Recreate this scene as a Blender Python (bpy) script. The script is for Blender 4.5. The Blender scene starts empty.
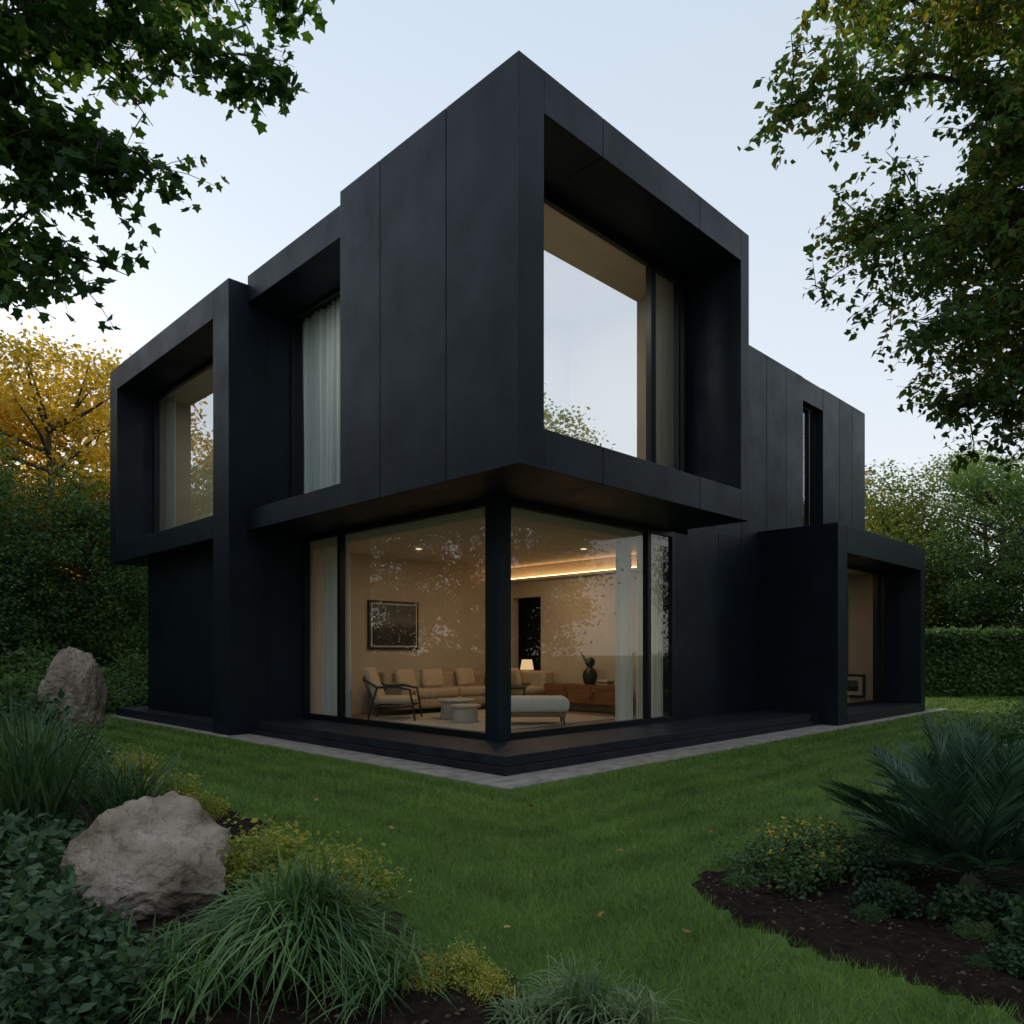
import bpy, math, random
import numpy as np
from mathutils import Vector, Matrix, noise

S = bpy.context.scene
S.view_settings.view_transform = 'Standard'
S.view_settings.look = 'None'
S.view_settings.exposure = 0
rng = np.random.default_rng(7)
random.seed(7)
COL = S.collection
O = (0.08, 8.69)
K = math.sqrt(0.5)

# ------------------------------------------------------------------ materials
def new_mat(name):
    m = bpy.data.materials.new(name); m.use_nodes = True
    nt = m.node_tree; nt.nodes.clear()
    return m, nt, nt.nodes, nt.links

def ramp(N, stops):
    r = N.new('ShaderNodeValToRGB')
    e = r.color_ramp.elements
    while len(e) < len(stops): e.new(0.5)
    for i, (p, c) in enumerate(stops):
        e[i].position = p; e[i].color = (*c, 1)
    return r

def surf(name, stops, scale=3, rough=0.6, bump=0.1, bscale=None, metallic=0.0, detail=5, world=True, spec=0.5, rvar=0.0, stretch=None, bdist=0.02):
    m, nt, N, L = new_mat(name)
    out = N.new('ShaderNodeOutputMaterial'); b = N.new('ShaderNodeBsdfPrincipled')
    if world:
        g = N.new('ShaderNodeNewGeometry'); src = g.outputs['Position']
    else:
        g = N.new('ShaderNodeTexCoord'); src = g.outputs['Object']
    if stretch:
        mp = N.new('ShaderNodeMapping'); mp.inputs['Scale'].default_value = stretch
        L.new(src, mp.inputs['Vector']); src = mp.outputs[0]
    n = N.new('ShaderNodeTexNoise'); n.inputs['Scale'].default_value = scale; n.inputs['Detail'].default_value = detail
    L.new(src, n.inputs['Vector'])
    r = ramp(N, stops); L.new(n.outputs['Fac'], r.inputs[0]); L.new(r.outputs[0], b.inputs['Base Color'])
    b.inputs['Metallic'].default_value = metallic
    b.inputs['Roughness'].default_value = rough
    b.inputs['Specular IOR Level'].default_value = spec
    if rvar:
        mr = N.new('ShaderNodeMapRange'); mr.inputs[3].default_value = rough-rvar; mr.inputs[4].default_value = rough+rvar
        L.new(n.outputs['Fac'], mr.inputs[0]); L.new(mr.outputs[0], b.inputs['Roughness'])
    if bump:
        n2 = N.new('ShaderNodeTexNoise'); n2.inputs['Scale'].default_value = bscale or scale*6; n2.inputs['Detail'].default_value = 5
        L.new(src, n2.inputs['Vector'])
        bp = N.new('ShaderNodeBump'); bp.inputs['Strength'].default_value = bump; bp.inputs['Distance'].default_value = bdist
        L.new(n2.outputs['Fac'], bp.inputs['Height']); L.new(bp.outputs[0], b.inputs['Normal'])
    L.new(b.outputs[0], out.inputs[0])
    return m

def leafmat(name, cols, transl=0.35, rough=0.5, nscale=0.5, spec=0.3):
    m, nt, N, L = new_mat(name)
    out = N.new('ShaderNodeOutputMaterial'); b = N.new('ShaderNodeBsdfPrincipled')
    g = N.new('ShaderNodeNewGeometry')
    n = N.new('ShaderNodeTexNoise'); n.inputs['Scale'].default_value = nscale; n.inputs['Detail'].default_value = 1
    L.new(g.outputs['Position'], n.inputs['Vector'])
    mx = N.new('ShaderNodeMath'); mx.operation = 'MULTIPLY_ADD'
    L.new(g.outputs['Random Per Island'], mx.inputs[0]); mx.inputs[1].default_value = 0.55
    m2 = N.new('ShaderNodeMath'); m2.operation = 'MULTIPLY_ADD'; m2.inputs[1].default_value = 1.3; m2.inputs[2].default_value = -0.4
    L.new(n.outputs['Fac'], m2.inputs[0]); L.new(m2.outputs[0], mx.inputs[2])
    k = len(cols)
    r = ramp(N, [(0.1 + 0.8*i/(k-1), c) for i, c in enumerate(cols)])
    L.new(mx.outputs[0], r.inputs[0]); L.new(r.outputs[0], b.inputs['Base Color'])
    b.inputs['Roughness'].default_value = rough; b.inputs['Specular IOR Level'].default_value = spec
    if transl > 0:
        t = N.new('ShaderNodeBsdfTranslucent')
        tc = N.new('ShaderNodeMixRGB'); tc.blend_type = 'MULTIPLY'; tc.inputs[0].default_value = 1; tc.inputs[2].default_value = (1.6, 1.7, 0.6, 1)
        L.new(r.outputs[0], tc.inputs[1]); L.new(tc.outputs[0], t.inputs[0])
        s = N.new('ShaderNodeMixShader'); s.inputs[0].default_value = transl
        L.new(b.outputs[0], s.inputs[1]); L.new(t.outputs[0], s.inputs[2]); L.new(s.outputs[0], out.inputs[0])
    else:
        L.new(b.outputs[0], out.inputs[0])
    return m

def glassmat(name, base, tint):
    m, nt, N, L = new_mat(name)
    out = N.new('ShaderNodeOutputMaterial')
    t = N.new('ShaderNodeBsdfTransparent'); t.inputs[0].default_value = (*tint, 1)
    g = N.new('ShaderNodeBsdfGlossy'); g.inputs['Roughness'].default_value = 0.0; g.inputs[0].default_value = (0.95, 0.97, 1, 1)
    f = N.new('ShaderNodeLayerWeight'); f.inputs['Blend'].default_value = 0.5
    p = N.new('ShaderNodeMath'); p.operation = 'POWER'; p.inputs[1].default_value = 4.0
    L.new(f.outputs['Facing'], p.inputs[0])
    a = N.new('ShaderNodeMath'); a.operation = 'MULTIPLY_ADD'; a.use_clamp = True; a.inputs[1].default_value = 0.9; a.inputs[2].default_value = base
    L.new(p.outputs[0], a.inputs[0])
    s = N.new('ShaderNodeMixShader'); L.new(a.outputs[0], s.inputs[0])
    L.new(t.outputs[0], s.inputs[1]); L.new(g.outputs[0], s.inputs[2]); L.new(s.outputs[0], out.inputs[0])
    return m

def emis(name, c, st):
    m, nt, N, L = new_mat(name)
    out = N.new('ShaderNodeOutputMaterial'); e = N.new('ShaderNodeEmission')
    e.inputs[0].default_value = (*c, 1); e.inputs[1].default_value = st
    L.new(e.outputs[0], out.inputs[0]); return m

def cladding():
    m, nt, N, L = new_mat('dark_cladding')
    out = N.new('ShaderNodeOutputMaterial'); b = N.new('ShaderNodeBsdfPrincipled')
    g = N.new('ShaderNodeNewGeometry'); oi = N.new('ShaderNodeObjectInfo')
    n = N.new('ShaderNodeTexNoise'); n.inputs['Scale'].default_value = 1.1; n.inputs['Detail'].default_value = 7; n.inputs['Roughness'].default_value = 0.66
    L.new(g.outputs['Position'], n.inputs['Vector'])
    mp = N.new('ShaderNodeMapping'); mp.inputs['Scale'].default_value = (3, 3, 0.35)
    L.new(g.outputs['Position'], mp.inputs[0])
    n3 = N.new('ShaderNodeTexNoise'); n3.inputs['Scale'].default_value = 1.2; n3.inputs['Detail'].default_value = 4
    L.new(mp.outputs[0], n3.inputs['Vector'])
    av = N.new('ShaderNodeMath'); av.operation = 'MULTIPLY_ADD'; av.inputs[1].default_value = 0.15
    L.new(n3.outputs['Fac'], av.inputs[0])
    h = N.new('ShaderNodeMath'); h.operation = 'MULTIPLY_ADD'; h.inputs[1].default_value = 0.85
    L.new(n.outputs['Fac'], h.inputs[0])
    rr = N.new('ShaderNodeMath'); rr.operation = 'MULTIPLY_ADD'; rr.inputs[1].default_value = 0.10; rr.inputs[2].default_value = -.05
    L.new(oi.outputs['Random'], rr.inputs[0]); L.new(rr.outputs[0], h.inputs[2]); L.new(h.outputs[0], av.inputs[2])
    r = ramp(N, [(0.34, (0.0032, 0.0062, 0.0108)), (0.66, (0.0080, 0.0140, 0.0225))])
    L.new(av.outputs[0], r.inputs[0]); L.new(r.outputs[0], b.inputs['Base Color'])
    mr = N.new('ShaderNodeMapRange'); mr.inputs[1].default_value = .35; mr.inputs[2].default_value = .65; mr.inputs[3].default_value = 0.55; mr.inputs[4].default_value = 0.42
    L.new(av.outputs[0], mr.inputs[0]); L.new(mr.outputs[0], b.inputs['Roughness'])
    b.inputs['Specular IOR Level'].default_value = 0.27
    b.inputs['Specular Tint'].default_value = (0.82, 0.92, 1.0, 1)
    n2 = N.new('ShaderNodeTexNoise'); n2.inputs['Scale'].default_value = 30; n2.inputs['Detail'].default_value = 4
    L.new(g.outputs['Position'], n2.inputs['Vector'])
    bp = N.new('ShaderNodeBump'); bp.inputs['Strength'].default_value = 0.18; bp.inputs['Distance'].default_value = 0.01
    L.new(n2.outputs['Fac'], bp.inputs['Height']); L.new(bp.outputs[0], b.inputs['Normal'])
    L.new(b.outputs[0], out.inputs[0]); return m

def lawnmat(name, blades=True):
    m, nt, N, L = new_mat(name)
    out = N.new('ShaderNodeOutputMaterial'); b = N.new('ShaderNodeBsdfPrincipled')
    g = N.new('ShaderNodeNewGeometry')
    off = N.new('ShaderNodeVectorMath'); off.operation = 'SUBTRACT'; off.inputs[1].default_value = (O[0], O[1], 0)
    L.new(g.outputs['Position'], off.inputs[0])
    ds = []
    for v in ((K, K, 0), (-K, K, 0)):
        d = N.new('ShaderNodeVectorMath'); d.operation = 'DOT_PRODUCT'; d.inputs[1].default_value = v
        L.new(off.outputs[0], d.inputs[0]); ds.append(d)
    mn = N.new('ShaderNodeMath'); mn.operation = 'MINIMUM'
    L.new(ds[0].outputs['Value'], mn.inputs[0]); L.new(ds[1].outputs['Value'], mn.inputs[1])
    n = N.new('ShaderNodeTexNoise'); n.inputs['Scale'].default_value = 0.9; n.inputs['Detail'].default_value = 6; n.inputs['Roughness'].default_value = 0.7
    L.new(g.outputs['Position'], n.inputs['Vector'])
    wb = N.new('ShaderNodeMath'); wb.operation = 'MULTIPLY_ADD'; wb.inputs[1].default_value = 0.35
    L.new(n.outputs['Fac'], wb.inputs[0]); L.new(mn.outputs[0], wb.inputs[2])
    ml = N.new('ShaderNodeMath'); ml.operation = 'MULTIPLY'; ml.inputs[1].default_value = 2*math.pi/0.55
    L.new(wb.outputs[0], ml.inputs[0])
    sn = N.new('ShaderNodeMath'); sn.operation = 'SINE'; L.new(ml.outputs[0], sn.inputs[0])
    a = N.new('ShaderNodeMath'); a.operation = 'MULTIPLY_ADD'; a.inputs[1].default_value = 0.065  # mowing stripes: light catch of leaning blades painted into the base colour
    L.new(sn.outputs[0], a.inputs[0]); L.new(n.outputs['Fac'], a.inputs[2])
    a2 = N.new('ShaderNodeMath'); a2.operation = 'MULTIPLY_ADD'; a2.inputs[1].default_value = 0.35
    L.new(g.outputs['Random Per Island'], a2.inputs[0])
    a3 = N.new('ShaderNodeMath'); a3.operation = 'ADD'; a3.inputs[1].default_value = -0.17
    L.new(a.outputs[0], a3.inputs[0]); L.new(a3.outputs[0], a2.inputs[2])
    if blades:
        r = ramp(N, [(0.2, (0.080, 0.150, 0.024)), (0.5, (0.138, 0.240, 0.038)), (0.78, (0.21, 0.325, 0.058)), (0.98, (0.33, 0.37, 0.12))])
    else:
        r = ramp(N, [(0.3, (0.045, 0.085, 0.018)), (0.7, (0.085, 0.15, 0.03))])
    L.new((a2 if blades else a).outputs[0], r.inputs[0]); L.new(r.outputs[0], b.inputs['Base Color'])
    b.inputs['Roughness'].default_value = 0.6; b.inputs['Specular IOR Level'].default_value = 0.2
    L.new(b.outputs[0], out.inputs[0]); return m

M = {}
M['clad'] = cladding()
M['deck'] = surf('dark_deck', [(0.3, (0.007, 0.0095, 0.013)), (0.7, (0.020, 0.024, 0.030))], scale=4, rough=0.5, bump=0.2, rvar=0.12, spec=.3)
M['frame'] = surf('window_frame_metal', [(0.3, (0.004, 0.0045, 0.0055)), (0.7, (0.007, 0.008, 0.010))], scale=5, rough=0.4, bump=0, spec=.3)
M['plaster'] = surf('warm_plaster', [(0.3, (0.50, 0.42, 0.32)), (0.7, (0.56, 0.48, 0.37))], scale=2, rough=0.85, bump=0.05)
M['ceil'] = surf('ceiling_plaster', [(0.3, (0.60, 0.53, 0.44)), (0.7, (0.64, 0.57, 0.48))], scale=2, rough=0.9, bump=0.02)
M['floor'] = surf('oak_floor', [(0.3, (0.22, 0.15, 0.09)), (0.7, (0.32, 0.23, 0.15))], scale=3, rough=0.4, bump=0.05, stretch=(1, 6, 1))
M['pave'] = surf('stone_paving', [(0.3, (0.20, 0.18, 0.155)), (0.7, (0.38, 0.34, 0.295))], scale=5, rough=0.85, bump=0.3)
M['soil'] = surf('garden_soil', [(0.3, (0.009, 0.006, 0.0045)), (0.7, (0.032, 0.022, 0.015))], scale=18, rough=0.95, bump=0.8, bscale=60, spec=0.1)
M['rock'] = surf('boulder_stone', [(0.25, (0.09, 0.066, 0.05)), (0.42, (0.25, 0.195, 0.15)), (0.55, (0.37, 0.30, 0.24)), (0.75, (0.53, 0.45, 0.38))], scale=2.6, rough=0.92, bump=1.0, bscale=11, detail=12, bdist=0.09, spec=.2)
M['bark'] = surf('tree_bark', [(0.3, (0.035, 0.028, 0.022)), (0.7, (0.10, 0.08, 0.062))], scale=6, rough=0.95, bump=0.8, bscale=18, stretch=(2, 2, 0.5))
M['sofa'] = surf('tan_upholstery', [(0.3, (0.40, 0.30, 0.20)), (0.7, (0.48, 0.37, 0.26))], scale=8, rough=0.95, bump=0.2, bscale=150)
M['cushion'] = surf('cushion_fabric', [(0.3, (0.50, 0.39, 0.27)), (0.7, (0.58, 0.46, 0.33))], scale=8, rough=0.95, bump=0.2, bscale=150)
M['pale'] = surf('pale_upholstery', [(0.3, (0.54, 0.55, 0.50)), (0.7, (0.61, 0.62, 0.57))], scale=8, rough=0.95, bump=0.2, bscale=150)
M['walnut'] = surf('walnut_wood', [(0.3, (0.14, 0.06, 0.028)), (0.7, (0.26, 0.12, 0.055))], scale=3, rough=0.4, bump=0.05, stretch=(1, 1, 9))
M['black'] = surf('black_lacquer', [(0.3, (0.012, 0.011, 0.011)), (0.7, (0.02, 0.018, 0.018))], scale=4, rough=0.4, bump=0)
M['rug'] = surf('wool_rug', [(0.3, (0.38, 0.33, 0.27)), (0.7, (0.46, 0.41, 0.34))], scale=6, rough=1, bump=0.4, bscale=200)
M['marble'] = surf('stone_top', [(0.3, (0.36, 0.33, 0.29)), (0.7, (0.50, 0.46, 0.41))], scale=3, rough=0.5, bump=0)
M['mat_w'] = surf('picture_mount', [(0.3, (0.5, 0.45, 0.37)), (0.7, (0.55, 0.5, 0.42))], scale=3, rough=0.8, bump=0)
M['glass'] = glassmat('lower_glazing', 0.06, (0.95, 0.95, 0.92))
M['glass_up'] = glassmat('coated_glazing', 0.76, (0.92, 0.95, 0.88))
M['glass_left'] = glassmat('left_glazing', 0.42, (0.88, 0.92, 0.86))
M['glass_mid'] = glassmat('side_glazing', 0.10, (0.92, 0.95, 0.93))
M['warm'] = emis('cove_strip_light', (1.0, 0.58, 0.25), 6)
M['shade'] = emis('lamp_shade_glow', (1.0, 0.66, 0.36), 0.8)
M['down'] = emis('downlight_glow', (1.0, 0.8, 0.55), 1.2)
def curtmat():
    m, nt, N, L = new_mat('sheer_curtain')
    out = N.new('ShaderNodeOutputMaterial'); d = N.new('ShaderNodeBsdfDiffuse'); t = N.new('ShaderNodeBsdfTranslucent')
    d.inputs[0].default_value = (0.70, 0.77, 0.77, 1); t.inputs[0].default_value = (0.72, 0.76, 0.74, 1)
    s = N.new('ShaderNodeMixShader'); s.inputs[0].default_value = 0.35
    L.new(d.outputs[0], s.inputs[1]); L.new(t.outputs[0], s.inputs[2]); L.new(s.outputs[0], out.inputs[0]); return m
M['curtain'] = curtmat()
def art():
    m, nt, N, L = new_mat('landscape_painting')
    out = N.new('ShaderNodeOutputMaterial'); b = N.new('ShaderNodeBsdfPrincipled'); tc = N.new('ShaderNodeTexCoord')
    sp = N.new('ShaderNodeSeparateXYZ'); L.new(tc.outputs['Generated'], sp.inputs[0])
    n = N.new('ShaderNodeTexNoise'); n.inputs['Scale'].default_value = 2.5; n.inputs['Detail'].default_value = 6
    L.new(tc.outputs['Generated'], n.inputs['Vector'])
    a = N.new('ShaderNodeMath'); a.operation = 'MULTIPLY_ADD'; a.inputs[1].default_value = 0.35
    L.new(n.outputs['Fac'], a.inputs[0]); L.new(sp.outputs['Z'], a.inputs[2])
    r = ramp(N, [(0.35, (0.02, 0.018, 0.015)), (0.6, (0.05, 0.045, 0.035)), (0.74, (0.15, 0.14, 0.12)), (0.95, (0.09, 0.095, 0.10))])
    L.new(a.outputs[0], r.inputs[0]); L.new(r.outputs[0], b.inputs['Base Color']); b.inputs['Roughness'].default_value = 0.5
    L.new(b.outputs[0], out.inputs[0]); return m
M['art'] = art()
M['leaf_bg'] = leafmat('background_leaf', [(0.040, 0.086, 0.034), (0.080, 0.150, 0.054), (0.14, 0.22, 0.068)], transl=.3)
M['leaf_gold'] = leafmat('golden_leaf', [(0.18, 0.15, 0.03), (0.46, 0.30, 0.05), (0.70, 0.44, 0.085)], transl=0.5)
M['leaf_olive'] = leafmat('olive_leaf', [(0.06, 0.105, 0.030), (0.13, 0.175, 0.045), (0.25, 0.24, 0.055)], transl=.35)
M['leaf_maple'] = leafmat('maple_leaf', [(0.022, 0.058, 0.020), (0.042, 0.098, 0.030), (0.08, 0.15, 0.042)], nscale=0.8, transl=.5)
M['leaf_right'] = leafmat('linden_leaf', [(0.028, 0.068, 0.026), (0.050, 0.106, 0.035), (0.085, 0.14, 0.04), (0.20, 0.17, 0.04)], nscale=0.35, transl=.5)
M['leaf_shrub'] = leafmat('shrub_leaf', [(0.042, 0.088, 0.032), (0.075, 0.14, 0.048), (0.12, 0.19, 0.065)], transl=0.2, nscale=2)
M['leaf_dark'] = leafmat('dark_shrub_leaf', [(0.018, 0.048, 0.022), (0.038, 0.084, 0.036), (0.075, 0.13, 0.055)], transl=0.15, nscale=2)
M['leaf_yellow'] = leafmat('yellow_green_leaf', [(0.12, 0.18, 0.035), (0.27, 0.30, 0.055), (0.50, 0.42, 0.08)], transl=0.3, nscale=3)
M['blade'] = leafmat('ornamental_blade', [(0.04, 0.09, 0.032), (0.08, 0.16, 0.05), (0.15, 0.245, 0.085)], transl=0.2, nscale=3)
M['blade_tall'] = leafmat('tall_blade', [(0.025, 0.06, 0.028), (0.05, 0.105, 0.045), (0.095, 0.165, 0.07)], transl=0.2, nscale=3)
M['blade_pale'] = leafmat('pale_blade', [(0.08, 0.14, 0.06), (0.16, 0.23, 0.11), (0.30, 0.36, 0.18)], transl=0.2, nscale=3)
M['cycad'] = leafmat('cycad_leaf', [(0.016, 0.046, 0.028), (0.034, 0.082, 0.048), (0.08, 0.155, 0.09)], transl=0.1, rough=0.4, nscale=3, spec=0.4)
M['petal'] = leafmat('yellow_petal', [(0.45, 0.33, 0.03), (0.65, 0.48, 0.05), (0.7, 0.55, 0.1)], transl=0.2)
M['petal_w'] = leafmat('white_petal', [(0.5, 0.5, 0.45), (0.6, 0.6, 0.55), (0.7, 0.7, 0.66)], transl=0.2)
M['litter'] = leafmat('leaf_litter', [(0.02, 0.012, 0.007), (0.055, 0.032, 0.016), (0.14, 0.08, 0.04)], transl=0.0, nscale=4)
M['fallen'] = leafmat('fallen_leaf', [(0.30, 0.10, 0.03), (0.42, 0.17, 0.05), (0.45, 0.28, 0.10)], transl=0.0, nscale=4)
M['lawn'] = lawnmat('grass_blades', True)
M['ground'] = lawnmat('lawn_ground', False)

# ------------------------------------------------------------------ mesh helpers
def np_mesh(name, V, parts, mats, smooth=False):
    V = np.asarray(V, dtype=np.float32)
    me = bpy.data.meshes.new(name)
    me.vertices.add(len(V)); me.vertices.foreach_set('co', V.ravel())
    loops, starts, mi, off = [], [], [], 0
    for F, i in parts:
        F = np.asarray(F, dtype=np.int32)
        if len(F) == 0: continue
        k = F.shape[1]
        loops.append(F.ravel()); starts.append(off + np.arange(len(F))*k); mi.append(np.full(len(F), i)); off += len(F)*k
    loops = np.concatenate(loops); starts = np.concatenate(starts); mi = np.concatenate(mi)
    me.loops.add(len(loops)); me.loops.foreach_set('vertex_index', loops.astype(np.int32))
    me.polygons.add(len(starts)); me.polygons.foreach_set('loop_start', starts.astype(np.int32))
    me.polygons.foreach_set('material_index', mi.astype(np.int32))
    me.polygons.foreach_set('use_smooth', np.full(len(starts), smooth))
    me.update(calc_edges=True)
    for m in mats: me.materials.append(m)
    return me

def obj(name, me, loc=(0, 0, 0), rot=0, scale=1, parent=None):
    o = bpy.data.objects.new(name, me); COL.objects.link(o)
    o.location = loc; o.rotation_euler = (0, 0, rot)
    o.scale = (scale,)*3 if np.isscalar(scale) else scale
    if parent: o.parent = parent
    return o

def empty(name, loc=(0, 0, 0), rot=0):
    e = bpy.data.objects.new(name, None); COL.objects.link(e); e.location = loc; e.rotation_euler = (0, 0, rot); e.empty_display_size = 0.3
    return e

def hempty(name, u, v, z=0, rot=0):
    return empty(name, (O[0]+(u-v)*K, O[1]+(u+v)*K, z), math.pi/4+rot)

BF = np.array([(0, 3, 2, 1), (4, 5, 6, 7), (0, 1, 5, 4), (1, 2, 6, 5), (2, 3, 7, 6), (3, 0, 4, 7)])
def box(parent, name, u0, u1, v0, v1, z0, z1, m, bev=0.006, seg=2):
    cu, cv, cz = (u0+u1)/2, (v0+v1)/2, (z0+z1)/2
    a, b, c = (u1-u0)/2, (v1-v0)/2, (z1-z0)/2
    V = np.array([(-a, -b, -c), (a, -b, -c), (a, b, -c), (-a, b, -c), (-a, -b, c), (a, -b, c), (a, b, c), (-a, b, c)])
    me = np_mesh(name, V, [(BF, 0)], [m])
    o = obj(name, me, (cu, cv, cz), parent=parent)
    if bev:
        md = o.modifiers.new('bevel', 'BEVEL'); md.width = min(bev, 0.45*min(u1-u0, v1-v0, z1-z0)); md.segments = seg
        md.limit_method = 'NONE'
        if seg > 2:
            for p in me.polygons: p.use_smooth = True
    return o

def quad(parent, name, pts, m):
    me = np_mesh(name, pts, [(np.array([[0, 1, 2, 3]]), 0)], [m]); return obj(name, me, parent=parent)

def tube(pts, rad, n=7):
    pts = np.asarray(pts, float); k = len(pts)
    V = []
    d = np.gradient(pts, axis=0)
    ref = np.array([0.3, 0.2, 1.0])
    for i in range(k):
        t = d[i]/(np.linalg.norm(d[i])+1e-9)
        r = ref if abs(t @ (ref/np.linalg.norm(ref))) < 0.95 else np.array([1.0, 0, 0])
        a = np.cross(t, r); a /= np.linalg.norm(a); b = np.cross(t, a)
        ang = np.arange(n)*2*math.pi/n
        V.append(pts[i] + rad[i]*(np.outer(np.cos(ang), a)+np.outer(np.sin(ang), b)))
    V = np.concatenate(V)
    F = []
    for i in range(k-1):
        for j in range(n):
            j2 = (j+1) % n
            F.append((i*n+j, i*n+j2, (i+1)*n+j2, (i+1)*n+j))
    return V, np.array(F)

def tubes(lst, n=7):
    Vs, Fs, o = [], [], 0
    for p, r in lst:
        V, F = tube(p, r, n); Vs.append(V); Fs.append(F+o); o += len(V)
    return np.concatenate(Vs), np.concatenate(Fs)

KITE = np.array([(0, 0, 0), (.45, .30, .07), (1, 0, -.05), (.45, -.30, .07)])
MAPLE = np.array([(0, 0, 0), (.05, .40, .05), (.32, .30, .02), (.60, .50, .06), (.64, .24, 0), (1, 0, -.08), (.64, -.24, 0), (.60, -.50, .06), (.32, -.30, .02), (.05, -.40, .05)])
LONG = np.array([(0, 0, 0), (.4, .05, .02), (1, 0, -.05), (.4, -.05, .02)])

def place(tmpl, pos, dirs, nor, size):
    x = dirs/(np.linalg.norm(dirs, axis=1, keepdims=True)+1e-9)
    y = np.cross(nor, x); y /= (np.linalg.norm(y, axis=1, keepdims=True)+1e-9)
    z = np.cross(x, y)
    t = tmpl[None, :, :]*size[:, None, None]
    V = pos[:, None, :] + t[..., 0:1]*x[:, None] + t[..., 1:2]*y[:, None] + t[..., 2:3]*z[:, None]
    k = len(tmpl)
    F = np.arange(len(pos)*k).reshape(-1, k)
    return V.reshape(-1, 3), F

def rand_leaves(tmpl, pos, size, droop=-0.3, R=rng, up=0.9):
    n = len(pos)
    d = R.normal(size=(n, 3)); d /= np.linalg.norm(d, axis=1, keepdims=True); d[:, 2] = d[:, 2]*0.6+droop
    nr = R.normal(size=(n, 3))*0.6; nr[:, 2] += up
    return place(tmpl, pos, d, nr, size)

# ------------------------------------------------------------------ trees
def gen_tree(name, seed, H, R0, zc, zr, ncl, lpc, lsize, leaf, spread=0.42):
    R = np.random.default_rng(seed)
    tr = []
    k = 9
    zs = np.linspace(0, H*0.82, k)
    tx = np.cumsum(R.normal(0, 0.12, k)); ty = np.cumsum(R.normal(0, 0.12, k)); tx -= tx[0]; ty -= ty[0]
    r = np.linspace(0.24, 0.04, k)*H/10; r[0] *= 1.5
    tr.append((np.stack([tx, ty, zs], 1), r))
    lobes = R.normal(size=(9, 3)); lobes /= np.linalg.norm(lobes, axis=1, keepdims=True); la = R.uniform(-0.25, 0.3, 9)
    d = R.normal(size=(ncl, 3)); d /= np.linalg.norm(d, axis=1, keepdims=True)
    f = 1 + (np.clip(d@lobes.T-0.5, 0, 1)*la*2).sum(1)
    rr = R.uniform(0.25, 1, ncl)**0.5*f
    C = np.stack([d[:, 0]*R0*rr, d[:, 1]*R0*rr, zc + d[:, 2]*zr*rr], 1)
    C[:, 2] = np.maximum(C[:, 2], H*0.1)
    for c in C[::6]:
        z0 = min(max(H*0.15, c[2]-0.45*math.hypot(c[0], c[1])), H*0.78)
        b = np.array([np.interp(z0, zs, tx), np.interp(z0, zs, ty), z0])
        mid = (b+c)/2 + np.array([0, 0, -0.15]) + R.normal(0, 0.12, 3)
        tr.append((np.array([b, mid, c]), [0.07*H/10, 0.045*H/10, 0.012]))
    TV, TF = tubes(tr, 6)
    g = R.normal(size=(ncl, lpc, 3))*np.array([1, 1, 0.6])*spread*R.uniform(0.6, 1.3, (ncl, 1, 1))
    P = (C[:, None, :]+g).reshape(-1, 3)
    LV, LF = rand_leaves(KITE, P, R.uniform(0.7, 1.3, len(P))*lsize, R=R)
    return np_mesh(name, np.concatenate([TV, LV]), [(TF, 0), (LF+len(TV), 1)], [M['bark'], leaf])

T1 = gen_tree('tree_a', 1, 11, 3.2, 6.0, 5.0, 330, 90, 0.17, M['leaf_bg'])
T2 = gen_tree('tree_b', 2, 9.5, 2.9, 5.0, 4.6, 300, 90, 0.16, M['leaf_bg'])
T3 = gen_tree('tree_c', 3, 12, 3.0, 6.6, 5.6, 330, 90, 0.17, M['leaf_olive'])
def recol(me, name, leaf):
    c = me.copy(); c.name = name; c.materials[1] = leaf; return c
G1 = recol(T1, 'tree_gold_a', M['leaf_gold']); G3 = recol(T3, 'tree_gold_c', M['leaf_gold'])
O2 = recol(T2, 'tree_olive', M['leaf_olive']); O1 = recol(T1, 'tree_olive_a', M['leaf_olive'])

trees = [
 (T1, -13.8, 18.5, .68), (T2, -16.5, 15.5, .76), (G1, -14.9, 24.5, 1.02), (G3, -19.5, 24.5, 1.08), (O1, -24, 28, 1.15),
 (T2, -12.4, 22.2, .74), (T1, -18.6, 19.0, .80), (O2, -11.6, 27, .84), (G1, -17, 30, 1.14), (G1, -23, 21, .95), (T1, -16.2, 20.8, .66), (O1, -13.2, 30, .95),
 (T1, 19.5, 30, .85), (O2, 16.3, 33, .98), (O1, 22, 35, .98), (T3, 26, 31, .95), (T2, 20.2, 24.5, .70), (T1, 25, 25, .8), (G1, 15.8, 39, 1.0), (T2, 30, 27, .95),
 (O2, 18.5, 38, 1.0), (T1, 28, 36, 1.0),
 (T1, 17.5, 18.5, .72), (T1, 19.3, 11.2, .98), (T2, 17, 6.0, .85), (T1, 20, 2, .9), (T3, 17, -4, .9), (T1, 9, -12, 1), (T3, 1, -14, 1),
 (T2, -7, -13, 1), (T3, -14, -5, 1), (T1, -16, 3, .95), (T2, -15.5, 8, 1.0), (T3, -19, 12, .95),
 (T1, 6, 42, .6), (T3, -8, 38, .6),
]
names = {id(T1): 'deciduous_tree', id(T2): 'deciduous_tree', id(T3): 'olive_green_tree', id(G1): 'golden_tree', id(G3): 'golden_tree', id(O2): 'olive_green_tree', id(O1): 'olive_green_tree'}
for me, x, y, s in trees:
    obj(names[id(me)], me, (x, y, 0), random.uniform(0, 6.28), s*random.uniform(.97, 1.03))

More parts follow.
